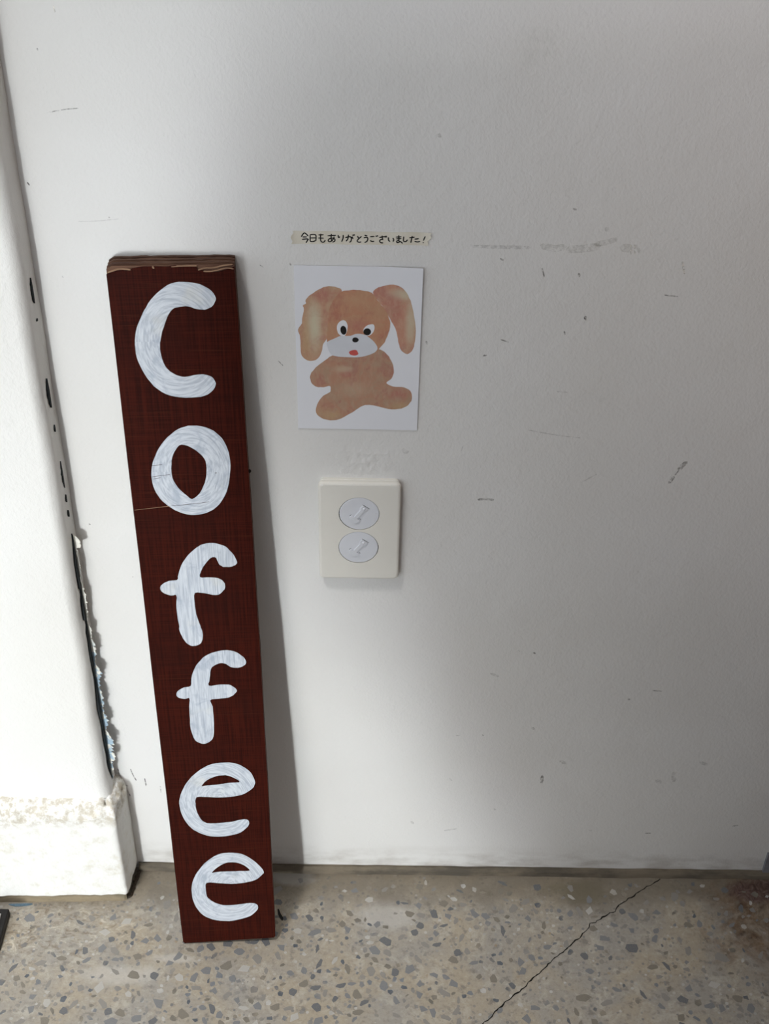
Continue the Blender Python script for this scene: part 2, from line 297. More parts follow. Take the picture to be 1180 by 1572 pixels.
def stroke_loop(pts, w, taper=0.75):
    """outline of a pen stroke of width w along a line"""
    if len(pts) == 2:
        a, b = Vector(pts[0]), Vector(pts[1])
        P = [a.lerp(b, i / 4) for i in range(5)]
    else:
        P = smooth_line(pts, 4)
    n = len(P)
    L, R = [], []
    for i in range(n):
        d = (P[min(n - 1, i + 1)] - P[max(0, i - 1)])
        d = d.normalized() if d.length > 1e-9 else Vector((1, 0))
        nrm = Vector((-d.y, d.x))
        k = w * 0.5 * (taper if i in (0, n - 1) else 1.0)
        L.append(P[i] + nrm * k)
        R.append(P[i] - nrm * k)
    d0 = (P[0] - P[1]).normalized() * w * 0.35
    d1 = (P[-1] - P[-2]).normalized() * w * 0.35
    return [P[0] + d0] + L + [P[-1] + d1] + R[::-1]

def stroke_faces(bm, pts, w, to3, h0, h1):
    """a raised pen stroke (ribbon with thickness), safe on tight bends"""
    lp = stroke_loop(pts, w)
    n = (len(lp) - 2) // 2
    start, Lr, end, Rr = lp[0], lp[1:1 + n], lp[1 + n], lp[2 + n:][::-1]
    secs = [(start, start)] + list(zip(Lr, Rr)) + [(end, end)]
    T = [(bm.verts.new(to3(a[0], a[1], h1)), bm.verts.new(to3(b[0], b[1], h1))) for a, b in secs[1:-1]]
    B = [(bm.verts.new(to3(a[0], a[1], h0)), bm.verts.new(to3(b[0], b[1], h0))) for a, b in secs[1:-1]]
    s1, s0 = (bm.verts.new(to3(start[0], start[1], h)) for h in (h1, h0))
    e1, e0 = (bm.verts.new(to3(end[0], end[1], h)) for h in (h1, h0))
    for i in range(len(T) - 1):
        bm.faces.new((T[i][0], T[i][1], T[i + 1][1], T[i + 1][0]))
        bm.faces.new((T[i][0], T[i + 1][0], B[i + 1][0], B[i][0]))
        bm.faces.new((T[i][1], B[i][1], B[i + 1][1], T[i + 1][1]))
    bm.faces.new((s1, T[0][1], T[0][0]))
    bm.faces.new((e1, T[-1][0], T[-1][1]))
    bm.faces.new((s1, T[0][0], B[0][0], s0))
    bm.faces.new((s1, s0, B[0][1], T[0][1]))
    bm.faces.new((e1, e0, B[-1][0], T[-1][0]))
    bm.faces.new((e1, T[-1][1], B[-1][1], e0))

# ------------------------------------------------------------------ materials
def mat_plaster(name, base, dirt=True, strong=1.0):
    t = NT(name)
    big = t.noise(3.5, 3)
    c = t.mix(t.ramp(big, [(0.35, 0.0), (0.7, 1.0)]), srgb(*base), srgb(base[0] - 6, base[1] - 7, base[2] - 9))
    if dirt:
        z = t.sep()[2]
        w = t.noise(26, 4, stretch=(1, 1, 2.5))
        foot = t.math('MULTIPLY', t.mrange(z, 0.008, 0.05, 1.0, 0.0), t.mrange(w, 0.35, 0.75))
        c = t.mix(t.math('MULTIPLY', foot, 0.6), c, srgb(150, 140, 128))
        bl = t.mrange(t.noise(14, 5, 0.7), 0.63, 0.78)
        c = t.mix(t.math('MULTIPLY', bl, 0.16), c, srgb(150, 150, 140))
    n1 = t.bump(t.noise(430, 2, 0.5, 0.4, stretch=(1, 1, 0.75)), 0.36 * strong, 0.0009)
    n2 = t.bump(t.noise(75, 3, 0.5, 0.8), 0.22 * strong, 0.0022, n1)
    n3 = t.bump(t.noise(9, 2), 0.25 * strong, 0.006, n2)
    return t.done(c, 0.55, n3, 0.35)

M = {}
M['wall'] = mat_plaster('white_wall_paint', (230, 229, 227))
M['pillar'] = mat_plaster('white_pillar_paint', (236, 235, 232), True, 1.2)

def mat_plinth():
    t = NT('crumbling_plaster')
    x = t.sep()
    n = t.noise(60, 5, 0.7)
    c = t.mix(t.mrange(n, 0.5, 0.75), srgb(240, 239, 235), srgb(224, 220, 208))
    band = t.math('MULTIPLY', t.mrange(t.math('ADD', x[2], t.math('MULTIPLY', t.math('SUBTRACT', t.noise(70, 3), 0.5), 0.02)), 0.118, 0.135), t.mrange(t.noise(130, 4, 0.7), 0.4, 0.62))
    c = t.mix(t.math('MULTIPLY', band, 0.65), c, srgb(178, 165, 140))
    return t.done(c, 0.75, t.bump(t.noise(170, 5, 0.65), 0.5, 0.002), 0.2)
M['plinth'] = mat_plinth()

def mat_cement(name, a, b):
    t = NT(name)
    c = t.mix(t.mrange(t.noise(45, 5, 0.65, stretch=(0.35, 1, 1)), 0.35, 0.65), srgb(*a), srgb(*b))
    return t.done(c, 0.8, t.bump(t.noise(300, 4), 0.4, 0.0012), 0.2)
M['cement'] = mat_cement('bare_cement', (122, 112, 97), (88, 82, 73))
M['cement_l'] = mat_cement('pale_bare_cement', (150, 136, 112), (120, 110, 92))

def mat_floor():
    t = NT('terrazzo_binder')
    x = t.sep()
    wide = t.noise(11, 5, 0.65, 0.5)
    mid = t.noise(48, 5, 0.7, 0.6)
    c = t.mix(t.mrange(wide, 0.38, 0.62), srgb(168, 157, 139), srgb(157, 152, 144))
    c = t.mix(t.math('MULTIPLY', t.mrange(mid, 0.5, 0.66), 0.55), c, srgb(188, 182, 170))
    c = t.mix(t.math('MULTIPLY', t.mrange(t.noise(85, 4, 0.6), 0.56, 0.68), 0.7), c, srgb(120, 116, 110))
    fine = t.noise(210, 6, 0.78)
    c = t.mix(t.math('MULTIPLY', t.mrange(fine, 0.36, 0.5, 1.0, 0.0), 0.4), c, srgb(122, 114, 102))
    c = t.mix(t.math('MULTIPLY', t.mrange(fine, 0.55, 0.68), 0.4), c, srgb(198, 192, 180))
    # bare, streaky cement in front of the plinth
    bare = t.spot((-0.335, -0.085, 0), (0.11, 0.055, 1), 0.7, wide)
    stk = t.noise(60, 6, 0.75, 1.2, stretch=(1, 1.7, 1), rot=(0, 0, 0.8))
    c = t.mix(t.math('MULTIPLY', bare, t.mrange(stk, 0.5, 0.36, 0.0, 0.8)), c, srgb(122, 108, 88))
    c = t.mix(t.math('MULTIPLY', bare, t.mrange(stk, 0.54, 0.66, 0.0, 0.8)), c, srgb(206, 198, 182))
    # small stone grains between the big chips
    vo = t.node('ShaderNodeTexVoronoi', feature='F1')
    t.l.new(t.co(), vo.inputs['Vector'])
    vo.inputs['Scale'].default_value = 190
    hs = t.node('ShaderNodeSeparateColor')
    t.l.new(vo.outputs['Color'], hs.inputs[0])
    grain = t.math('MULTIPLY', t.mrange(vo.outputs['Distance'], 0.28, 0.36, 1.0, 0.0), t.mrange(hs.outputs[0], 0.62, 0.66))
    c = t.mix(t.math('MULTIPLY', grain, 0.7), c, t.ramp(hs.outputs[1], [(0.0, srgb(105, 108, 112)), (0.5, srgb(132, 130, 128)), (0.8, srgb(196, 194, 190)), (1.0, srgb(150, 132, 105))]))
    # grime along the foot of the wall
    edge = t.math('MULTIPLY', t.mrange(t.math('ADD', x[1], t.math('MULTIPLY', t.math('SUBTRACT', wide, 0.5), 0.10)), -0.065, -0.012), 0.75)
    c = t.mix(edge, c, srgb(118, 108, 92))
    # rust stain and peeled red primer near the right end
    wq = t.noise(24, 5, 0.7, 0.6)
    rust = t.spot((0.455, -0.060, 0), (0.105, 0.085, 1), 0.6, wq)
    c = t.mix(t.math('MULTIPLY', rust, t.mrange(mid, 0.28, 0.62, 0.2, 1.0)), c, t.ramp(t.noise(60, 5, 0.7), [(0.35, srgb(72, 56, 43)), (0.5, srgb(112, 90, 70)), (0.68, srgb(138, 118, 96))]))
    red = t.spot((0.440, -0.022, 0), (0.046, 0.020, 1), 0.4, wq)
    c = t.mix(t.math('MULTIPLY', red, 0.9), c, t.ramp(t.noise(95, 5, 0.75, 1.0), [(0.36, srgb(58, 38, 36)), (0.52, srgb(102, 80, 74)), (0.66, srgb(138, 122, 114))]))
    stain = t.spot((0.235, -0.028, 0), (0.045, 0.022, 1), 0.6, wq)
    c = t.mix(t.math('MULTIPLY', stain, 0.6), c, srgb(104, 96, 76))
    # pale scraped cement
    for px, py, rx, ry in ((-0.255, -0.135, 0.05, 0.012), (-0.09, -0.012, 0.03, 0.012), (-0.20, -0.115, 0.03, 0.006), (0.02, -0.06, 0.035, 0.02)):
        c = t.mix(t.math('MULTIPLY', t.spot((px, py, 0), (rx, ry, 1), 0.6, wq), 0.5), c, srgb(196, 192, 186))
    nb = t.bump(t.noise(230, 4, 0.6), 0.25, 0.0008)
    return t.done(c, t.mrange(mid, 0.3, 0.7, 0.42, 0.62), t.bump(wide, 0.15, 0.003, nb), 0.4)
M['floor'] = mat_floor()

def mat_chip(name, a, b):
    t = NT(name)
    c = t.mix(t.mrange(t.noise(120, 4, 0.6), 0.32, 0.68), srgb(*a), srgb(*b))
    c = t.mix(t.math('MULTIPLY', t.mrange(t.noise(22, 5, 0.7), 0.45, 0.62), 0.45), c, srgb(160, 150, 134))
    return t.done(c, 0.42, t.bump(t.noise(400, 3), 0.12, 0.0004), 0.4)
CHIPS = [mat_chip('slate_chip', (110, 114, 119), (126, 128, 131)), mat_chip('grey_chip', (128, 126, 122), (142, 139, 134)),
         mat_chip('dark_chip', (84, 89, 96), (102, 105, 110)), mat_chip('brown_grey_chip', (112, 107, 98), (130, 124, 113)), mat_chip('pale_chip', (172, 170, 166), (190, 187, 181))]

def mat_veneer():
    t = NT('dark_red_brown_stained_wood')
    v = t.noise(5.0, 4, 0.6, stretch=(130, 3, 40))
    h = t.noise(5.0, 4, 0.6, stretch=(4, 190, 40))
    c = t.mix(t.mrange(t.math('ADD', t.math('MULTIPLY', v, 0.6), t.math('MULTIPLY', h, 0.4)), 0.40, 0.60), srgb(40, 9, 4), srgb(60, 18, 8))
    c = t.mix(t.math('MULTIPLY', t.mrange(t.noise(18, 4), 0.45, 0.7), 0.5), c, srgb(40, 12, 7))
    # fine cross scratches through the stain
    s = t.noise(4.0, 2, 0.5, stretch=(2.2, 240, 30), rot=(0, 0, 0.012))
    c = t.mix(t.math('MULTIPLY', t.mrange(s, 0.655, 0.70), 0.35), c, srgb(88, 46, 28))
    return t.done(c, 0.55, t.bump(t.math('ADD', v, h), 0.16, 0.0006), 0.06)
M['veneer'] = mat_veneer()

def mat_ply(name, a, b):
    t = NT(name)
    c = t.mix(t.mrange(t.noise(9, 4, 0.6, stretch=(3, 20, 60)), 0.35, 0.65), srgb(*a), srgb(*b))
    return t.done(c, 0.75, t.bump(t.noise(200, 3), 0.4, 0.001), 0.2)
M['ply_d'] = mat_ply('dark_ply', (70, 48, 38), (88, 62, 48))
M['ply_m'] = mat_ply('mid_ply', (84, 58, 46), (108, 80, 64))
M['ply_l'] = mat_ply('light_ply', (128, 100, 80), (150, 120, 96))

def mat_letter(name, centre=None):
    """white paint with brush streaks that run round the centre of a curved letter, or straight down a stem"""
    t = NT(name)
    x = t.sep()
    if centre:
        dx, dy = t.math('SUBTRACT', x[0], centre[0] / 1000), t.math('SUBTRACT', x[1], centre[1] / 1000)
        rad = t.math('SQRT', t.math('ADD', t.math('MULTIPLY', dx, dx), t.math('MULTIPLY', t.math('MULTIPLY', dy, dy), 0.6)))
        a = t.math('ARCTAN2', dy, dx)
        u_, v_ = t.math('MULTIPLY', rad, 1.0), t.math('MULTIPLY', a, 0.0035)
    else:
        u_, v_ = x[0], t.math('MULTIPLY', x[1], 0.05)
    cb = t.node('ShaderNodeCombineXYZ')
    t.l.new(u_, cb.inputs[0])
    t.l.new(v_, cb.inputs[1])
    st = t.node('ShaderNodeTexNoise')
    t.l.new(cb.outputs[0], st.inputs['Vector'])
    for k_, q in (('Scale', 620), ('Detail', 4), ('Roughness', 0.6), ('Distortion', 0.6)):
        st.inputs[k_].default_value = q
    st = st.outputs['Fac']
    pat = t.noise(42, 4, 0.65, 1.2)
    c = t.mix(t.mrange(st, 0.32, 0.62), srgb(170, 177, 188), srgb(204, 209, 216))
    c = t.mix(t.math('MULTIPLY', t.mrange(pat, 0.50, 0.70), 0.6), c, srgb(152, 162, 178))
    c = t.mix(t.math('MULTIPLY', t.mrange(t.noise(30, 3), 0.56, 0.72), 0.35), c, srgb(208, 206, 196))
    c = t.mix(t.math('MULTIPLY', t.mrange(st, 0.66, 0.74), 0.5), c, srgb(224, 227, 232))
    return t.done(c, 0.5, t.bump(st, 0.5, 0.0012), 0.3)

M['tape'] = (lambda t: t.done(t.mix(t.mrange(t.noise(60, 3, 0.6, stretch=(1, 1, 0.4)), 0.3, 0.7), srgb(217, 210, 193), srgb(228, 223, 210)), 0.45, t.bump(t.noise(240, 2, 0.5, stretch=(1, 1, 0.5)), 0.2, 0.0006), 0.35))(NT('masking_tape'))
M['ink'] = flat('black_marker_ink', (26, 24, 23), 0.5, 0.3)
M['paper'] = flat('white_card', (232, 233, 238), 0.5, 0.35, 0.015, 25)

def mat_water(name, a, b, c_, pale, seed, washes=()):
    """watercolour: mottled pigment, plus soft washes painted at given places of the card (x, z, half-widths, colour, strength)"""
    t = NT(name)
    n1 = t.noise(70 + seed, 5, 0.65, 1.0)
    n2 = t.noise(48 + seed * 2, 5, 0.65, 0.8, stretch=(1, 1, 0.8))
    n3 = t.noise(210, 5, 0.75, 0.4, stretch=(1.6, 1, 0.6))
    c = t.mix(t.mrange(n1, 0.40, 0.60), srgb(*a), srgb(*b))
    c = t.mix(t.math('MULTIPLY', t.mrange(n2, 0.50, 0.62), 0.7), c, srgb(*c_))
    for (x, z, rx, rz, col, k) in washes:
        c = t.mix(t.math('MULTIPLY', t.spot((x / 1000, 0, z / 1000), (rx / 1000, 1, rz / 1000), 0.9, n1), k), c, srgb(*col))
    c = t.mix(t.math('MULTIPLY', t.mrange(n3, 0.42, 0.72), 0.4), c, srgb(*pale))
    return t.done(c, 0.6, None, 0.3)
PALE, ROSE, OCH = (204, 196, 170), (178, 116, 104), (190, 160, 122)
M['dog_head'] = mat_water('orange_watercolour', (190, 136, 108), (188, 144, 114), (176, 114, 98), (200, 164, 132), 1, ((-1, 24, 13, 7, ROSE, 0.6), (-6, 46, 18, 7, (194, 152, 120), 0.6)))
M['dog_ear_l'] = mat_water('olive_orange_watercolour', (192, 146, 120), (188, 154, 126), (182, 126, 112), (206, 176, 150), 5, ((-35, 22, 7, 26, PALE, 0.95), (-26, 50, 12, 8, ROSE, 0.7), (-42, 10, 5, 24, OCH, 0.6)))
M['dog_ear_r'] = mat_water('rose_orange_watercolour', (194, 142, 120), (190, 150, 126), (180, 122, 110), (206, 174, 150), 7, ((35, 52, 12, 6, PALE, 0.8), (42, 28, 5, 26, PALE, 0.75), (28, 40, 8, 14, ROSE, 0.7)))
M['dog_body'] = mat_water('ochre_orange_watercolour', (182, 138, 114), (176, 144, 120), (172, 118, 104), (194, 166, 144), 9, ((-11, -17, 10, 4, PALE, 0.35), (-4, -36, 14, 8, PALE, 0.22), (32, -40, 10, 6, ROSE, 0.75), (-9, -22, 6, 3, ROSE, 0.6), (-24, -62, 12, 8, OCH, 0.7), (36, -52, 12, 5, OCH, 0.6)))
M['muzzle'] = flat('pale_grey_watercolour', (214, 216, 222), 0.6, 0.3, 0.04, 60)
M['mouth'] = flat('red_watercolour', (200, 88, 82), 0.6, 0.3, 0.1, 200)

def mat_patch(name, rgb, amount):
    t = NT(name)
    return t.done(srgb(*rgb), 0.6, None, 0.3, t.math('MULTIPLY', t.mrange(t.noise(260, 5, 0.7), 0.36, 0.62), amount * 1.25))

M['plate'] = flat('ivory_plastic', (230, 227, 219), 0.4, 0.4, 0.012, 40)
M['disc'] = flat('white_plastic', (220, 222, 228), 0.38, 0.45, 0.01, 40)
M['gap'] = flat('dark_gap', (38, 36, 33), 0.9, 0.1)
M['hollow'] = flat('dark_blue_grey_hollow', (56, 60, 62), 0.9, 0.1)
def mat_flake():
    t = NT('peeling_paint')
    c = t.mix(t.mrange(t.noise(95, 4, 0.6), 0.47, 0.50), srgb(240, 238, 230), srgb(170, 192, 208))
    z = t.sep()[2]
    c = t.mix(t.mrange(z, 0.33, 0.36), c, srgb(238, 235, 226))
    return t.done(c, 0.6, t.bump(t.noise(250, 3), 0.3, 0.001), 0.3)
M['flake'] = mat_flake()
MARKM = {'m': mat_patch('grey_scuff', (126, 121, 113), 0.42), 'd': mat_patch('dark_speck', (92, 84, 76), 0.6), 'f': mat_patch('faint_scuff', (150, 146, 140), 0.16),
         'l': mat_patch('pale_scratch', (238, 234, 226), 0.8), 'g': mat_patch('greenish_smear', (168, 165, 148), 0.13)}
M['black'] = flat('black_plastic', (26, 24, 23), 0.55, 0.3)
M['greyplate'] = flat('grey_plate', (172, 170, 164), 0.5)
M['stone_trim'] = mat_cement('grey_stone_skirting', (136, 136, 139), (118, 118, 122))
M['screen'] = flat('blocker_dark', (58, 54, 52), 0.6)
M['timber'] = flat('warm_bounce_brown', (122, 88, 64), 0.6)
M['blue'] = flat('blue_paint_chip', (98, 122, 138), 0.7, 0.2, 0.25, 300)
M['grit'] = flat('dark_grit', (66, 57, 48), 0.9, 0.1, 0.35, 500)

# ------------------------------------------------------------------ setting
bm = bmesh.new()
box(bm, -2.4, 2.4, -5.6, 0.10, -0.12, 0.0)
FLOOR = tag(bm_obj('floor', bm, M['floor']), 'worn grey terrazzo floor with slate chips, a long crack and a rust stain', 'floor', kind='structure')
bm = bmesh.new()
box(bm, -2.4, 0.9, 0.0, 0.10, 0.0, 2.5)
WALL = tag(bm_obj('wall_front', bm, M['wall']), 'white roller-painted wall with scuffs behind the sign', 'wall', kind='structure')
# added unseen partition behind the viewer, shaped to shade the wall's right side
def blocker3(x, z, h):
    return (x, -1.5 + h, z)
BLOCKER = slab('light_blocker', [[(-0.30, 0.0), (-0.338, 0.105), (-0.3765, 0.19), (-0.436, 0.364), (-0.485, 0.427), (-0.515, 0.518), (-0.545, 0.609), (-0.548, 0.70), (-0.515, 0.80), (-0.49, 0.86), (0.05, 0.90), (0.62, 1.70), (0.62, 0.0)]], blocker3, -0.06, 0.0, M['screen'])
tag(BLOCKER, 'added unseen partition behind the viewer', 'blocker', kind='structure')
bm = bmesh.new()
box(bm, 0.62, 0.70, -1.5, 0.0, 0.0, 2.5)  # unseen side wall, added to darken the right and bounce warm light
tag(bm_obj('shade_wall_right', bm, M['timber']), 'unseen brown side wall added at the right to dim and warm the light', 'wall', kind='structure')

bm = bmesh.new()
box(bm, -2.4, 0.70, -2.6, 0.10, 2.5, 2.6)
tag(bm_obj('ceiling', bm, M['wall']), 'plain white ceiling above the wall', 'ceiling', kind='structure')

# pillar with a rounded corner; its foot is wider and crumbling
def pillar_mesh():
    bm = bmesh.new()
    prof = [(-0.9, 0.0), (-0.9, -0.031)]
    r, cx, cy = 0.0105, -0.2672 - 0.0105, -0.031 + 0.0105
    for i in range(9):
        a = math.radians(-90 + i * 90 / 8)
        prof.append((cx + r * math.cos(a), cy + r * math.sin(a)))
    prof += [(-0.2672, -0.008), (-0.2655, -0.001), (-0.2655, 0.0)]
    zs = [0.10 + 2.40 * i / 160 for i in range(161)]
    rows = []
    for z in zs:
        row = []
        for (x, y) in prof:
            p = Vector((x, y, z))
            if x > -0.89 and y < -0.0005:
                k = 0.0014 * noise.noise(Vector((x * 30, y * 30, z * 14))) + 0.0006 * noise.noise(Vector((x * 90, y * 90, z * 70)))
                fl = max(0.0, 1 - (z - 0.10) / 0.085)          # flares out over the foot
                p += Vector((k + 0.010 * fl * fl * (1 if x > -0.30 else 0), -abs(k) * 0.5 - 0.006 * fl * fl, 0))
            row.append(bm.verts.new(p))
        rows.append(row)
    for a, b in zip(rows, rows[1:]):
        for i in range(len(prof) - 1):
            bm.faces.new((a[i], a[i + 1], b[i + 1], b[i]))
    return bm
PILLAR = tag(bm_obj('wall_left', pillar_mesh(), M['pillar'], None, True), 'white painted pillar with a rounded edge left of the sign', 'pillar', kind='structure')

def plinth_mesh():
    bm = bmesh.new()
    # cross-section over depth and height, swept along x, then the end wrapped round to the wall
    path = [(-0.90 + 0.02 * i, -0.0435) for i in range(32)]
    path = [(x, -0.0455 - 0.0035 * max(0, (-0.28 - x)) / 0.12) for x, _ in path if x < -0.266]
    path += [(-0.2620, -0.0448), (-0.2603, -0.0436), (-0.2596, -0.0420), (-0.2588, -0.036), (-0.2575, -0.024), (-0.2562, -0.010), (-0.2555, 0.0)]
    path2 = []
    for a, b in zip(path, path[1:]):
        n = max(1, int((Vector(b) - Vector(a)).length / 0.0035))
        path2 += [(a[0] + (b[0] - a[0]) * i / n, a[1] + (b[1] - a[1]) * i / n) for i in range(n)]
    path2.append(path[-1])
    nz = 44
    rows = []
    for (x, y) in path2:
        col = []
        for j in range(nz + 1):
            t = j / nz
            ins = 0.0
            if t < 0.70:
                z = 0.011 + 0.123 * t / 0.70
            else:
                q = (t - 0.70) / 0.30
                ins = 0.020 * (1 - math.cos(q * math.pi / 2)) + 0.004 * q
                z = 0.134 + 0.020 * math.sin(q * math.pi / 2)
            yy, xx = y, x
            if y < -0.002:
                yy = min(-0.001, y + ins)
            if x > -0.2665:
                xx = x - ins * 0.45
            p = Vector((xx, yy, z))
            amp = 0.0007 + 0.0024 * max(0.0, min(1.0, (t - 0.62) / 0.12)) + (0.0010 if t < 0.06 else 0)
            k = amp * (noise.noise(p * 95) + 0.7 * noise.noise(p * 210))
            if y < -0.002:
                p += Vector((k * (0.7 if x > -0.266 else 0.1), -k, k * 0.7))
            if j == 0:
                p.z += 0.0015 * noise.noise(p * 60)
            col.append(bm.verts.new(p))
        rows.append(col)
    for a, b in zip(rows, rows[1:]):
        for j in range(nz):
            bm.faces.new((a[j], b[j], b[j + 1], a[j + 1]))
    return bm
PLINTH = tag(bm_obj('baseboard_left', plinth_mesh(), M['plinth'], None, True), 'crumbling white plaster block at the foot of the pillar', 'plinth', kind='structure')
def strip(pts, z0, z1, wob=0.0012):
    """a thin cement strip along a line on the floor; pts are its outer edge, it runs back to the wall"""
    bm = bmesh.new()
    rows = []
    for i, (x, y, yb) in enumerate(pts):
        k = wob * noise.noise(Vector((x * 40, y * 40, 3)))
        rows.append([bm.verts.new(p) for p in ((x, yb, z0), (x, y + k, z0), (x, y + k + 0.0012, z1 * 0.55 + k), (x, y + k + 0.0035, z1 + k * 0.7), (x, yb, z1 + k * 0.7))])
    for a, b in zip(rows, rows[1:]):
        for j in range(4):
            bm.faces.new((a[j], b[j], b[j + 1], a[j + 1]))
    return bm
pl = bm_obj('cement_strip', strip([(-0.90 + 0.01 * i, -0.0455 - 0.0035 * max(0, (-0.28 - (-0.90 + 0.01 * i))) / 0.12, -0.012) for i in range(63)] + [(-0.2705, -0.0454, -0.012), (-0.2640, -0.0448, -0.012), (-0.2615, -0.043, -0.012)], 0.0, 0.0125), M['cement_l'], PLINTH)
pl['label'] = 'bare cement strip under the plaster'
BASE = tag(bm_obj('baseboard_front', strip([(-0.2545 + 0.0125 * i, -0.0060, 0.0) for i in range(70)], 0.0, 0.0090, 0.0016), M['cement']), 'narrow bare cement strip between the wall and the floor', 'baseboard', kind='structure')
bm = bmesh.new()
box(bm, 0.4375, 0.62, -0.0035, 0.0, 0.009, 0.040)
TRIM = tag(bm_obj('trim_1', bm, M['stone_trim']), 'grey stone skirting at the far right foot of the wall', 'trim', kind='structure')

# gap and peeling paint where the pillar meets the wall
SIDE_X = -0.2662
def side3(y, z, h):
    return (SIDE_X + h, y, z)
def lens(z1, z0, wid, yc, name, mat, parent):
    n = 10
    L = [(yc - wid * (math.sin(math.pi * i / n) ** 0.7) * (0.6 + 0.4 * noise.noise(Vector((z0 * 50 + i, 1, 2)))), z0 + (z1 - z0) * i / n) for i in range(n + 1)]
    R = [(yc + 0.15 * wid * math.sin(math.pi * i / n), z0 + (z1 - z0) * i / n) for i in range(1, n)][::-1]
    return slab(name, [[Vector(p) for p in L + R]], side3, -0.002, 0.0004, mat, parent)
for (za, zb) in SLITS:
    za, zb = za / 1000, zb / 1000
    lens(za - 0.002, zb - 0.002, 0.0055 if za - zb > 0.01 else 0.004, -0.0105, 'crack', M['hollow'], PILLAR)
gz1, gz0 = GAPZ[0][1] / 1000 + 0.002, GAPZ[-1][1] / 1000
n = 60
L, R = [], []
for i in range(n + 1):
    z = gz0 + (gz1 - gz0) * i / n
    wv = 0.0085 * min(1, 6 * (1 - abs(2 * i / n - 1))) * (0.75 + 0.45 * noise.noise(Vector((0, 5, z * 28))))
    if abs(z - 0.413) < 0.006 or abs(z - 0.375) < 0.004:
        wv *= 0.25
    L.append((-0.0100 - max(0.0004, wv), z))
    R.append((-0.0100, z))
slab('crack', [[Vector(p) for p in L + R[::-1]]], side3, -0.003, 0.0005, M['hollow'], PILLAR)

def flake(z1, z0, reach, seed, curl=0.5):
    """a sheet of loose paint: held along the gap, its ragged free edge standing out over the wall"""
    rnd = random.Random(seed)
    bm = bmesh.new()
    n = max(8, int((z1 - z0) / 0.0016))
    rows = []
    for i in range(n + 1):
        t = i / n
        z = z0 + (z1 - z0) * t
        env = math.sin(math.pi * min(1, max(0.0, t))) ** 0.55
        w = reach * env * (0.62 + 0.5 * noise.noise(Vector((seed, 0, z * 75))) + 0.25 * rnd.uniform(-1, 1)) + 0.0002
        y0 = -0.0105
        row = []
        for k in range(4):
            q = k / 3
            row.append((SIDE_X + 0.0002 + w * q, y0 - w * curl * q * q, z))
        rows.append(row)
    th = 0.0005
    A = [[bm.verts.new(p) for p in r] for r in rows]
    B = [[bm.verts.new((p[0], p[1] + th, p[2])) for p in r] for r in rows]
    for i in range(n):
        for k in range(3):
            bm.faces.new((A[i][k], A[i][k + 1], A[i + 1][k + 1], A[i + 1][k]))
            bm.faces.new((B[i][k], B[i + 1][k], B[i + 1][k + 1], B[i][k + 1]))
        bm.faces.new((A[i][3], B[i][3], B[i + 1][3], A[i + 1][3]))
        bm.faces.new((A[i][0], A[i + 1][0], B[i + 1][0], B[i][0]))
    for r, q in ((A[0], B[0]), (A[-1], B[-1])):
        for k in range(3):
            bm.faces.new((r[k], r[k + 1], q[k + 1], q[k]))
    return bm_obj('paint_flake', bm, M['flake'], PILLAR)
zf = lambda y: GAPZ[0][1] / 1000 + (y - 811) / (1183 - 811) * (GAPZ[-1][1] - GAPZ[0][1]) / 1000
for i, (ya, yb, rc) in enumerate(((808, 832, 0.0055), (830, 868, 0.0022), (872, 925, 0.0036), (932, 992, 0.0045), (988, 1030, 0.0055), (1028, 1062, 0.0050), (1060, 1100, 0.0048), (1096, 1156, 0.0085), (1150, 1184, 0.0030))):
    flake(zf(ya), zf(yb), rc * 1.45, i * 3 + 2)

# hairline cracks in the plaster beside the pillar foot and scuffs on the wall
def wall3(x, z, h):
    return (x, -h, z)
for i, (pts, wdt, kind) in enumerate(MARKS):
    P = [(a / 1000, b / 1000) for a, b in pts]
    if (Vector(P[0]) - Vector(P[-1])).length < 0.0005:
        P[-1] = (P[0][0] + 0.0006, P[0][1] + 0.0004)
    if P[0][0] < -0.262:
        continue
    bm = bmesh.new()
    stroke_faces(bm, P, wdt / 1000, wall3, -0.0002, 0.00012 + 0.00001 * (i % 5))
    bm_obj('scuff_mark', bm, MARKM[kind], WALL)
for pts in ([(-0.2615, 0.1612), (-0.2605, 0.148), (-0.2580, 0.1390), (-0.2535, 0.1345)], [(-0.2560, 0.1300), (-0.2540, 0.1240), (-0.2530, 0.1190)], [(-0.2485, 0.1616), (-0.2465, 0.1515), (-0.2440, 0.1434)], [(-0.2351, 0.1468), (-0.2348, 0.1356)]):
    bm = bmesh.new()
    stroke_faces(bm, pts, 0.0009, wall3, -0.0002, 0.0002)
    bm_obj('hairline_crack', bm, MARKM['d'], WALL)
# ridge of rough old plaster above the outlet
bm = bmesh.new()
nx, nzv = 46, 14
grid = [[None] * (nzv + 1) for _ in range(nx + 1)]
for i in range(nx + 1):
    for j in range(nzv + 1):
        u, v = i / nx, j / nzv
        x, z = -0.035 + 0.055 * u, 0.539 + 0.032 * v
        m = math.sin(math.pi * u) ** 0.6 * math.sin(math.pi * v) ** 0.8
        hgt = max(-0.0003, m * (0.0005 + 0.0011 * noise.noise(Vector((x * 170, z * 210, 4))) + 0.0006 * noise.noise(Vector((x * 400, z * 400, 9)))) - 0.0001)
        grid[i][j] = bm.verts.new((x, -hgt, z))
for i in range(nx):
    for j in range(nzv):
        bm.faces.new((grid[i][j], grid[i + 1][j], grid[i + 1][j + 1], grid[i][j + 1]))
bm_obj('rough_plaster_patch', bm, M['wall'], WALL, True)

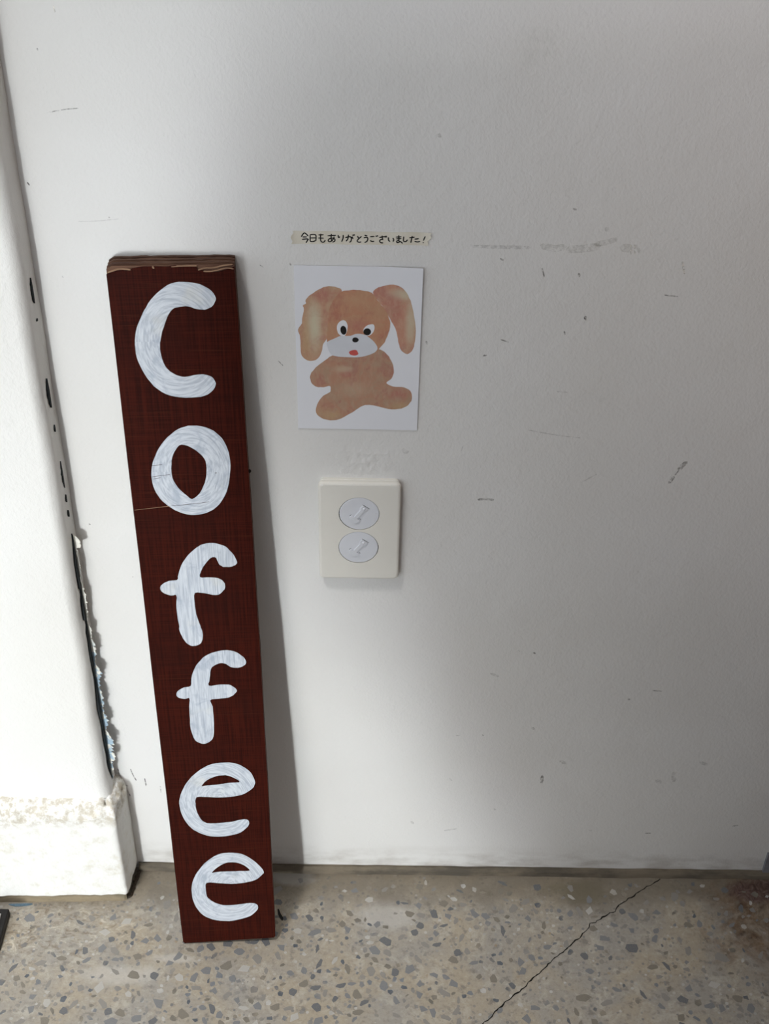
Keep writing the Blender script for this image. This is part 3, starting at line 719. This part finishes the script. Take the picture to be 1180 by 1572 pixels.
# ------------------------------------------------------------------ terrazzo chips
def chip_shape(rnd, r):
    n = rnd.choice((4, 5, 5, 6, 6, 7))
    el, rot = rnd.uniform(0.42, 1.0), rnd.uniform(0, math.pi)
    P = []
    for i in range(n):
        a = 2 * math.pi * (i + rnd.uniform(-0.32, 0.32)) / n
        q = r * rnd.uniform(0.72, 1.18)
        x, y = q * math.cos(a), q * math.sin(a) * el
        P.append((x * math.cos(rot) - y * math.sin(rot), x * math.sin(rot) + y * math.cos(rot)))
    return P
def chip_faces(bm, P, ox, oy, h):
    top = [bm.verts.new((ox + x * 0.95, oy + y * 0.95, h)) for x, y in P]
    bot = [bm.verts.new((ox + x, oy + y, -0.0004)) for x, y in P]
    fs = [bm.faces.new(top)]
    for i in range(len(P)):
        j = (i + 1) % len(P)
        fs.append(bm.faces.new((bot[i], bot[j], top[j], top[i])))
    return fs
rnd = random.Random(21)
cr = [Vector((a / 1000, b / 1000)) for a, b in CRACK]
grid_c = {}
placed = []
def clear(x, y, r):
    gx, gy = int(x // 0.016), int(y // 0.016)
    for i in range(gx - 2, gx + 3):
        for j in range(gy - 2, gy + 3):
            for (a, b, q) in grid_c.get((i, j), ()):
                if (a - x) ** 2 + (b - y) ** 2 < ((q + r) * 0.86) ** 2:
                    return False
    return True
tries = 0
sizes = [(0.0074, 240), (0.0062, 1500), (0.0050, 5000), (0.0038, 9000), (0.0027, 7000)]
for r0, cnt in sizes:
    for _ in range(cnt):
        x, y = rnd.uniform(-0.75, 0.85), rnd.uniform(-0.62, -0.004)
        r = r0 * rnd.uniform(0.85, 1.2)
        # sparse near the dirty wall foot, by the plinth, past the crack, and in scraped patches
        dens = 0.56 + 0.9 * noise.noise(Vector((x * 16, y * 16, 7)))
        dens *= min(1, max(0.12, (-y - 0.012) / 0.05))
        if x > 0.30 + (y + 0.02) * 1.1:
            dens *= 0.30
        if x < -0.27 and y > -0.12:
            dens *= 0.35
        if x < -0.245 and y > -0.058:
            continue
        if rnd.random() > dens + 0.12 or y + r > -0.007:
            continue
        if not clear(x, y, r):
            continue
        if any((c - Vector((x, y))).length < 0.004 for c in cr):
            continue
        placed.append((x, y, r))
        grid_c.setdefault((int(x // 0.016), int(y // 0.016)), []).append((x, y, r))
def seen(x, y):
    hw = 0.40 + (-y) * -0.18
    return -0.205 < y and -0.41 < x < 0.45
vis = sorted([p for p in placed if seen(p[0], p[1])], key=lambda p: -p[2])
single = set(vis[:300])
shapes = []
for i in range(36):
    m_i = (0, 0, 1, 1, 3, 2, 0, 1, 2, 0, 3, 4)[i % 12]
    bm = bmesh.new()
    chip_faces(bm, chip_shape(rnd, 1.0), 0, 0, 0.0)
    me = bpy.data.meshes.new('stone_chip')
    for v in bm.verts:
        v.co.z = 0.03 if v.co.z > -0.0002 else -0.06
    bmesh.ops.recalc_face_normals(bm, faces=bm.faces)
    bm.to_mesh(me)
    bm.free()
    me.materials.append(CHIPS[m_i])
    shapes.append(me)
for k, (x, y, r) in enumerate(vis[:300]):
    o = bpy.data.objects.new('stone_chip', shapes[rnd.randrange(36)])
    COL.objects.link(o)
    o.location = (x, y, 0)
    o.scale = (r, r, 0.006)
    o.rotation_euler = (0, 0, rnd.uniform(0, 6.28))
    o.parent = FLOOR
bm = bmesh.new()
for p in placed:
    if p in single:
        continue
    mi = rnd.choice((0, 0, 0, 1, 1, 1, 1, 3, 3, 3, 2, 2, 2, 4))
    for f in chip_faces(bm, chip_shape(rnd, p[2]), p[0], p[1], 0.00015):
        f.material_index = mi
me = bpy.data.meshes.new('small_stone_chips')
bmesh.ops.recalc_face_normals(bm, faces=bm.faces)
bm.to_mesh(me)
bm.free()
for m_ in CHIPS:
    me.materials.append(m_)
o = link('small_stone_chips', me, None, FLOOR)
o['kind'] = 'stuff'
o['label'] = 'small grey stone chips set in the terrazzo'

# the long crack
def floor3(x, y, h):
    return (x, y, h)
bm = bmesh.new()
P = []
for a, b in zip(cr, cr[1:]):
    for i in range(4):
        q = a.lerp(b, i / 4)
        P.append(q + Vector((0.0016 * noise.noise(Vector((q.x * 170, q.y * 170, 1))), 0.0022 * noise.noise(Vector((q.x * 170, q.y * 170, 5))))))
P.append(cr[-1])
e = (cr[-1] - cr[-4]).normalized()
P += [cr[-1] + e * 0.05 + Vector((0.003, 0)), cr[-1] + e * 0.12, cr[-1] + e * 0.25 + Vector((-0.008, 0))]
top, sid = [], []
for i, p in enumerate(P):
    d = (P[min(len(P) - 1, i + 1)] - P[max(0, i - 1)]).normalized()
    nn = Vector((-d.y, d.x)) * (0.00032 + 0.0010 * abs(noise.noise(Vector((p.x * 120, p.y * 120, 2)))))
    top.append((bm.verts.new((p.x + nn.x, p.y + nn.y, 0.00022)), bm.verts.new((p.x - nn.x, p.y - nn.y, 0.00022))))
for a, b in zip(top, top[1:]):
    bm.faces.new((a[0], a[1], b[1], b[0]))
o = bm_obj('crack', bm, M['gap'], FLOOR)
o['label'] = 'thin dark crack running from the wall to the front'

# ------------------------------------------------------------------ the sign board
SIGN = empty('signboard')
u = Vector((0.9988, 0.0478, 0.0105))
v = Vector((-0.0152, 0.1002, 0.9949))
v = (v - v.dot(u) * u).normalized()
nrm = u.cross(v)
org = Vector((-0.1452, -0.0955, 0.0040))
SIGN.matrix_world = Matrix(((u.x, v.x, nrm.x, org.x), (u.y, v.y, nrm.y, org.y), (u.z, v.z, nrm.z, org.z), (0, 0, 0, 1)))
tag(SIGN, 'tall dark red-brown plywood board with Coffee hand-painted down it in white', 'sign')
def mm3(x, y, h):
    return (x / 1000, y / 1000, h / 1000)
HB, LB = 48.4, 747.5
left = [(-HB - 0.3 * math.sin(i * 1.3) * 0.5, 0.5 + i * (LB - 8) / 14) for i in range(15)]
rgt = [(HB + 1.8 * math.sin(math.pi * min(1, i / 14)) + 0.2 * math.sin(i * 2.1), 2 + i * (LB - 3) / 14) for i in range(15)]
veneer_top = [(48.2, 745.0), (46.0, 743.4), (41, 742.2), (35, 740.6), (29, 741.0), (24, 742.2), (20.5, 742.5), (19.5, 745.8), (10, 745.6), (3, 746.4), (-3, 745.4), (-12, 745.9), (-22, 745.6), (-29, 744.4), (-31, 742.6), (-36, 743.4), (-40, 743.2), (-46, 741.2)]
loop = [Vector(p) for p in left[:1] + [(-46.5, -1.6), (46.8, 2.0)] + [(rgt[0][0], 4.0)] + rgt[1:-1] + veneer_top + left[1:][::-1]]
slab('face_veneer', [loop], mm3, -1.1, 0.0, M['veneer'], SIGN)
plies = [(-3.4, -1.1, 'ply_m', 746.2), (-6.2, -3.4, 'ply_d', 747.6), (-9.0, -6.2, 'ply_m', 747.0), (-12.2, -9.0, 'ply_d', 747.8), (-15.0, -12.2, 'ply_m', 747.2), (-18.0, -15.0, 'ply_d', 748.0)]
for k, (a, b, mk, topy) in enumerate(plies):
    ins = 0.35 + 0.12 * (k % 2)
    T = []
    for i in range(25):
        x = HB - ins - i * (2 * HB - 2 * ins) / 24
        T.append((x, topy - (2.5 if i == 24 else 1.0 if i == 0 else 0) + 0.55 * noise.noise(Vector((x * 0.18, k * 3.1, 0)))))
    lp = [Vector(p) for p in [(-HB + ins, -1.4), (HB - ins, 2.2)] + [(p[0] - ins, p[1]) for p in rgt[1:-1]] + T]
    o = slab('ply_layer', [lp], mm3, a, b, M[mk], SIGN)
# pale splinters where the face has chipped at the top edge
for pts, w_ in (([(47.5, 743.2), (42, 744.0), (36, 742.6), (30, 741.4), (25, 741.6)], 0.9), ([(46.8, 746.6), (40, 745.9), (33, 744.3), (26, 744.0), (21, 742.6)], 0.8), ([(20, 745.9), (10, 746.0), (1, 745.6)], 0.8), ([(-30, 743.6), (-38, 744.4), (-47, 741.8)], 1.1), ([(-13.2, 745.8), (-12.3, 744.6)], 1.3)):
    bm = bmesh.new()
    stroke_faces(bm, pts, w_, mm3, -1.2, 0.25)
    bm_obj('splinter', bm, M['ply_l'], SIGN)
names = [('C', 'C', 1), ('o', 'o', 1), ('f1', 'f', 0), ('f2', 'f', 0), ('e1', 'e', 1), ('e2', 'e', 1)]
for key, ch, mi in names:
    loops = [smooth_loop(lp, 3) for lp in LETTERS[key]]
    for lp in loops:
        for i, p in enumerate(lp):
            lp[i] = p + Vector((noise.noise(Vector((p.x * 0.45, p.y * 0.45, 1))), noise.noise(Vector((p.x * 0.45, p.y * 0.45, 8))))) * 0.35
    xs, ys = [p.x for p in loops[0]], [p.y for p in loops[0]]
    lm = mat_letter('white_brush_paint', ((min(xs) + max(xs)) / 2, (min(ys) + max(ys)) / 2) if mi else None)
    o = slab('painted_letter', loops, mm3, -0.1, 0.28, lm, SIGN)
    o['label'] = 'white hand-painted letter ' + ch
# scratches cut through paint and stain
for pts, w_, mk in (([(-47.4, 531.9), (-30, 533.8), (-17, 535.2)], 0.30, 'ply_l'), ([(-16.5, 535.3), (3.2, 537.0), (15.3, 538.6)], 0.32, 'veneer'), ([(-29.9, 574.3), (-20.7, 575.0)], 0.30, 'veneer'),
                    ([(-29.8, 563.7), (-22, 564.8), (-15.1, 565.6)], 0.30, 'veneer'), ([(-29.4, 561.6), (-22.9, 562.7)], 0.28, 'veneer'), ([(22.0, 566.2), (23.4, 566.2)], 0.5, 'veneer')):
    bm = bmesh.new()
    stroke_faces(bm, pts, w_, mm3, -0.1, 0.36)
    bm_obj('scratch', bm, M[mk], SIGN)
# small nail head in the right edge
bm = bmesh.new()
bmesh.ops.create_uvsphere(bm, u_segments=10, v_segments=6, radius=0.0016, matrix=Matrix.Translation((0.0502, 0.5649, -0.004)) @ Matrix.Diagonal((0.9, 1, 1, 1)))
o = bm_obj('nail_head', bm, M['gap'], SIGN, True)
o['label'] = 'dark nail head'

# ------------------------------------------------------------------ masking tape with writing
TC = Vector((-0.0136, 0.0, 0.7623))
TAPE = empty('tape_strip', TC)
tag(TAPE, 'strip of beige masking tape with black handwritten Japanese above the picture card', 'tape')
def tape_h(x):
    a = abs(x)
    return 0.12 + (0.9 * max(0, (a - 47) / 6) ** 2 if a > 47 else 0) + 0.05 * math.sin(x * 0.35)
bm = bmesh.new()
nx = 60
rows = []
for i in range(nx + 1):
    t = i / nx
    row = []
    for j in range(7):
        s = j / 6
        xl = -51.5 - 1.2 * (1 - s) + 0.9 * math.sin(s * 9)
        xr = 51.0 + 3.4 * s + 0.8 * math.sin(s * 11 + 1)
        x = xl + (xr - xl) * t
        z = -5.7 + 10.7 * s + 0.15 * math.sin(x * 0.2) + (t - 0.5) * 0.5
        row.append((x / 1000, -tape_h(x) / 1000, z / 1000))
    rows.append(row)
A = [[bm.verts.new(p) for p in r] for r in rows]
B = [[bm.verts.new((p[0], 0.0 if abs(p[0]) < 0.047 else p[1] + 0.0001, p[2])) for p in r] for r in rows]
for i in range(nx):
    for j in range(6):
        bm.faces.new((A[i][j], A[i + 1][j], A[i + 1][j + 1], A[i][j + 1]))
        bm.faces.new((B[i][j], B[i][j + 1], B[i + 1][j + 1], B[i + 1][j]))
    bm.faces.new((A[i][0], B[i][0], B[i + 1][0], A[i + 1][0]))
    bm.faces.new((A[i][6], A[i + 1][6], B[i + 1][6], B[i][6]))
for q in (0, nx):
    for j in range(6):
        bm.faces.new((A[q][j], A[q][j + 1], B[q][j + 1], B[q][j]))
bm_obj('tape', bm, M['tape'], TAPE)
def tape3(x, z, h):
    return (x / 1000, -(tape_h(x) + h) / 1000, z / 1000)
CHARS = [3, 4, 3, 3, 2, 5, 2, 2, 4, 5, 2, 4, 1, 4, 2]
k = 0
for ci, cnt in enumerate(CHARS):
    bm = bmesh.new()
    for s in INK[k:k + cnt]:
        stroke_faces(bm, s, 0.96, tape3, -0.02, 0.05)
    k += cnt
    bm_obj('handwritten_character', bm, M['ink'], TAPE)

# ------------------------------------------------------------------ picture card with the painted dog
PC = Vector((-0.0148, 0.0, 0.6636))
CARD = empty('picture_card', PC)
tag(CARD, 'white card with a painted orange floppy-eared puppy, stuck on the wall below the tape', 'picture')
def card_h(x, z):
    return 0.6 + 2.0 * max(0, x / 50) ** 2 * (0.6 + 0.4 * z / 75) + 0.8 * max(0, z / 75) ** 2 + 0.2 * max(0, -z / 75) ** 2
bm = bmesh.new()
nx, nzv = 20, 30
A, B = [], []
for i in range(nx + 1):
    ra, rb = [], []
    for j in range(nzv + 1):
        x, z = -49.9 + 99.8 * i / nx, -75.2 + 150.6 * j / nzv
        hgt = card_h(x, z)
        ra.append(bm.verts.new((x / 1000, -hgt / 1000, z / 1000)))
        rb.append(bm.verts.new((x / 1000, -(hgt - 0.45) / 1000, z / 1000)))
    A.append(ra)
    B.append(rb)
for i in range(nx):
    for j in range(nzv):
        bm.faces.new((A[i][j], A[i + 1][j], A[i + 1][j + 1], A[i][j + 1]))
        bm.faces.new((B[i][j], B[i][j + 1], B[i + 1][j + 1], B[i + 1][j]))
    for j in (0, nzv):
        bm.faces.new((A[i][j], B[i][j], B[i + 1][j], A[i + 1][j]))
for j in range(nzv):
    for i in (0, nx):
        bm.faces.new((A[i][j], A[i][j + 1], B[i][j + 1], B[i][j]))
bm_obj('card', bm, M['paper'], CARD)
def dog(key, name, mat, lv, wob=0.4, parent=None):
    """a painted patch that follows the card's curve: a grid trimmed to the outline"""
    lp = smooth_loop(DOG[key], 3)
    lp = [p + Vector((noise.noise(Vector((p.x * 0.35, p.y * 0.35, lv))), noise.noise(Vector((p.x * 0.35, p.y * 0.35, lv + 9))))) * wob for p in lp]
    bm = bmesh.new()
    vs_ = [bm.verts.new((p.x, p.y, 0)) for p in lp]
    ed = [bm.edges.new((a, b)) for a, b in zip(vs_, vs_[1:] + vs_[:1])]
    bmesh.ops.triangle_fill(bm, use_beauty=True, use_dissolve=False, edges=ed, normal=(0, 0, 1))
    for ax in (0, 1):
        lo = min(v_.co[ax] for v_ in bm.verts)
        hi = max(v_.co[ax] for v_ in bm.verts)
        q = math.floor(lo / 4) * 4 + 4
        while q < hi:
            co = Vector((0, 0, 0))
            co[ax] = q
            no = Vector((0, 0, 0))
            no[ax] = 1
            bmesh.ops.bisect_plane(bm, geom=list(bm.verts) + list(bm.edges) + list(bm.faces), plane_co=co, plane_no=no)
            q += 4
    for v_ in bm.verts:
        x, z = v_.co.x, v_.co.y
        v_.co = (x / 1000, -(card_h(x, z) + 0.03 + 0.035 * lv) / 1000, z / 1000)
    bm.normal_update()
    me = bpy.data.meshes.new(name)
    bm.to_mesh(me)
    bm.free()
    return link(name, me, mat, parent or CARD)
dog('ear_l', 'painted_ear', M['dog_ear_l'], 1)
dog('ear_r', 'painted_ear', M['dog_ear_r'], 1)
dog('body', 'painted_body', M['dog_body'], 1)
dog('head', 'painted_head', M['dog_head'], 3)
dog('muzzle', 'painted_muzzle', M['muzzle'], 4, 0.2)
dog('eye_l', 'painted_eye', M['paper'], 4, 0.1)
dog('eye_r', 'painted_eye', M['paper'], 4, 0.1)
dog('pupil_l', 'painted_pupil', M['ink'], 5, 0.1)
dog('pupil_r', 'painted_pupil', M['ink'], 5, 0.1)
dog('nose', 'painted_nose', M['ink'], 5, 0.1)
dog('mouth', 'painted_mouth', M['mouth'], 5, 0.1)

# ------------------------------------------------------------------ outlet with two turning covers
OUT = empty('wall_outlet', (-0.0127, 0.0, 0.4835))
tag(OUT, 'ivory wall outlet plate with two round white safety covers', 'outlet')
def rrect(w, h, r, n=5):
    P = []
    for cx, cy, a0 in ((w - r, h - r, 0), (-w + r, h - r, 90), (-w + r, -h + r, 180), (w - r, -h + r, 270)):
        for i in range(n + 1):
            a = math.radians(a0 + 90 * i / n)
            P.append((cx + r * math.cos(a), cy + r * math.sin(a)))
    return P
def lofted(name, rings, mat, parent, cap_back=False):
    bm = bmesh.new()
    R_ = [[bm.verts.new((x / 1000, -h / 1000, z / 1000)) for x, z in ring] for ring, h in rings]
    for a, b in zip(R_, R_[1:]):
        for i in range(len(a)):
            j = (i + 1) % len(a)
            bm.faces.new((a[i], a[j], b[j], b[i]))
    bm.faces.new(R_[-1])
    if cap_back:
        bm.faces.new(R_[0][::-1])
    return bm_obj(name, bm, mat, parent)
lofted('back_plate', [(rrect(34.6, 54.0, 4), 0.0), (rrect(34.8, 54.2, 4), 2.6), (rrect(34.2, 53.6, 4), 3.0)], M['plate'], OUT)
# the face plate has two round openings
bm = bmesh.new()
outer = [(rrect(35.6, 53.4, 4.5), 3.0), (rrect(35.9, 53.7, 4.5), 4.2), (rrect(35.9, 53.5, 4.5), 6.2), (rrect(35.0, 52.8, 4.2), 7.6), (rrect(33.6, 51.6, 3.6), 8.1)]
R_ = [[bm.verts.new((x / 1000, -h / 1000, z / 1000)) for x, z in ring] for ring, h in outer]
for a, b in zip(R_, R_[1:]):
    for i in range(len(a)):
        j = (i + 1) % len(a)
        bm.faces.new((a[i], a[j], b[j], b[i]))
edges = [bm.edges.get((a, b)) for a, b in zip(R_[-1], R_[-1][1:] + R_[-1][:1])]
DISCS = [(-0.3, 20.9), (-0.6, -16.8)]
RD = 17.9
for cx, cz in DISCS:
    f_ = [bm.verts.new(((cx + RD * math.cos(a)) / 1000, -0.0081, (cz + RD * math.sin(a)) / 1000)) for a in [2 * math.pi * i / 40 for i in range(40)]]
    b_ = [bm.verts.new((p.co.x, -0.0060, p.co.z)) for p in f_]
    edges += [bm.edges.new((a, b)) for a, b in zip(f_, f_[1:] + f_[:1])]
    for i in range(40):
        j = (i + 1) % 40
        bm.faces.new((f_[i], f_[j], b_[j], b_[i]))
bmesh.ops.triangle_fill(bm, use_beauty=True, use_dissolve=False, edges=edges, normal=(0, -1, 0))
bm_obj('face_plate', bm, M['plate'], OUT)
# a line of old paint along the upper edge
lofted('paint_ridge', [([(x, z + 0.2 * math.sin(x * 0.9)) for x, z in rrect(31, 0.7, 0.6, 2)], 0), ([(x * 0.99, z * 0.6) for x, z in rrect(31, 0.7, 0.6, 2)], 0.5)], M['plate'], OUT).location = (-0.0005, -0.0060, 0.0528)
for cx, cz in DISCS:
    circ = lambda r: [(cx + r * math.cos(2 * math.pi * i / 40), cz + r * math.sin(2 * math.pi * i / 40)) for i in range(40)]
    lofted('gap_ring', [(circ(RD - 0.02), 5.6), (circ(RD - 0.02), 6.1)], M['gap'], OUT)
    off = (0.12, 0.02) if cz > 0 else (-0.12, 0.02)
    cxx = [(x + off[0], z + off[1]) for x, z in circ(RD - 0.52)]
    cin = [(x + off[0], z + off[1]) for x, z in circ(RD - 1.0)]
    D = lofted('round_cover', [(cxx, 5.8), (cxx, 7.75), (cin, 8.0)], M['disc'], OUT)
    ang = math.radians(54)
    ca, sa = math.cos(ang), math.sin(ang)
    rot = lambda P: [(cx + x * ca - z * sa, cz + x * sa + z * ca) for x, z in P]
    # raised turning bar: a bow-tie shape seen on each cover
    bar = [(-10.5, -2.2), (-7.5, -5.0), (-5.0, -4.6), (-5.2, -1.7), (5.0, -1.5), (5.4, -3.0), (9.3, -3.2), (9.6, 2.9), (5.6, 3.1), (5.0, 1.5), (-5.2, 1.7), (-5.0, 4.6), (-7.5, 4.8), (-10.5, 2.2)]
    lofted('turning_bar', [(rot(bar), 7.9), (rot([(x * 0.985, z * 0.94) for x, z in bar]), 8.9)], M['disc'], D)
    for pts in ([(9.9, -4.2), (9.9, 3.4)], [(-4.5, -5.1), (-3.7, -3.2)], [(-6.8, 5.2), (-4.7, 5.0)]):
        bm = bmesh.new()
        stroke_faces(bm, rot(pts), 0.42, lambda x, z, h: (x / 1000, -h / 1000, z / 1000), 7.8, 8.04)
        bm_obj('slot', bm, M['gap'], D)
    bm = bmesh.new()
    px, pz = rot([(7.4, 0)])[0]
    bmesh.ops.create_uvsphere(bm, u_segments=10, v_segments=6, radius=0.0012, matrix=Matrix.Translation((px / 1000, -0.0089, pz / 1000)))
    bm_obj('stud', bm, M['disc'], D, True)
    bm = bmesh.new()
    for i in range(10):
        a = math.radians(102 - i * 9.5 - (14 if i > 3 else 0))
        x, z = cx + 15.2 * math.cos(a), cz + 15.2 * math.sin(a)
        dx, dz = math.cos(a) * 0.9, math.sin(a) * 0.9
        stroke_faces(bm, [(x - dx, z - dz), (x + dx, z + dz)], 0.5, lambda x, z, h: (x / 1000, -h / 1000, z / 1000), 7.8, 8.12)
    bm_obj('moulded_ticks', bm, M['disc'], D)

# ------------------------------------------------------------------ small things on the floor
RACK = empty('floor_stand', (-0.41, -0.080, 0.0))
tag(RACK, 'black and grey stand foot on the floor, cut off at the lower left edge', 'stand')
bm = bmesh.new()
vv = box(bm, -0.07, 0.0270, -0.030, 0.0165, 0.0, 0.010)
bmesh.ops.bevel(bm, geom=list(bm.edges), offset=0.0012, segments=1, affect='EDGES')
bm_obj('foot', bm, M['black'], RACK)
bm = bmesh.new()
box(bm, -0.068, 0.0205, -0.024, 0.0085, 0.010, 0.0118)
bm_obj('plate', bm, M['greyplate'], RACK)
bm = bmesh.new()
stroke_faces(bm, [(-0.2592, -0.0400), (-0.2572, -0.0330), (-0.2566, -0.0240), (-0.2548, -0.0150), (-0.2538, -0.0065)], 0.0036, floor3, 0.0, 0.0024)
for v_ in bm.verts:
    v_.co += Vector((noise.noise(v_.co * 400), noise.noise(v_.co * 400 + Vector((5, 0, 0))), abs(noise.noise(v_.co * 300)))) * 0.0012
o = bm_obj('dark_grit', bm, M['grit'], PLINTH)
o['label'] = 'dark grit in the corner between the plaster and the floor'
SCRAP = slab('floor_scrap', [smooth_loop([(-0.0975, -0.0545), (-0.0958, -0.0548), (-0.0935, -0.0605), (-0.0905, -0.0655), (-0.0918, -0.0675), (-0.0945, -0.0645), (-0.0965, -0.0600)], 2)], floor3, 0.0, 0.0022, M['black'])
tag(SCRAP, 'small black scrap on the floor in the shadow right of the sign', 'scrap')
CHIPB = slab('paint_chip', [smooth_loop([(-0.388, -0.0515), (-0.375, -0.0505), (-0.366, -0.0502), (-0.362, -0.0508), (-0.368, -0.0530), (-0.380, -0.0540)], 2)], floor3, 0.0, 0.0008, M['blue'])
tag(CHIPB, 'flat blue paint chip on the floor against the plinth', 'paint chip')
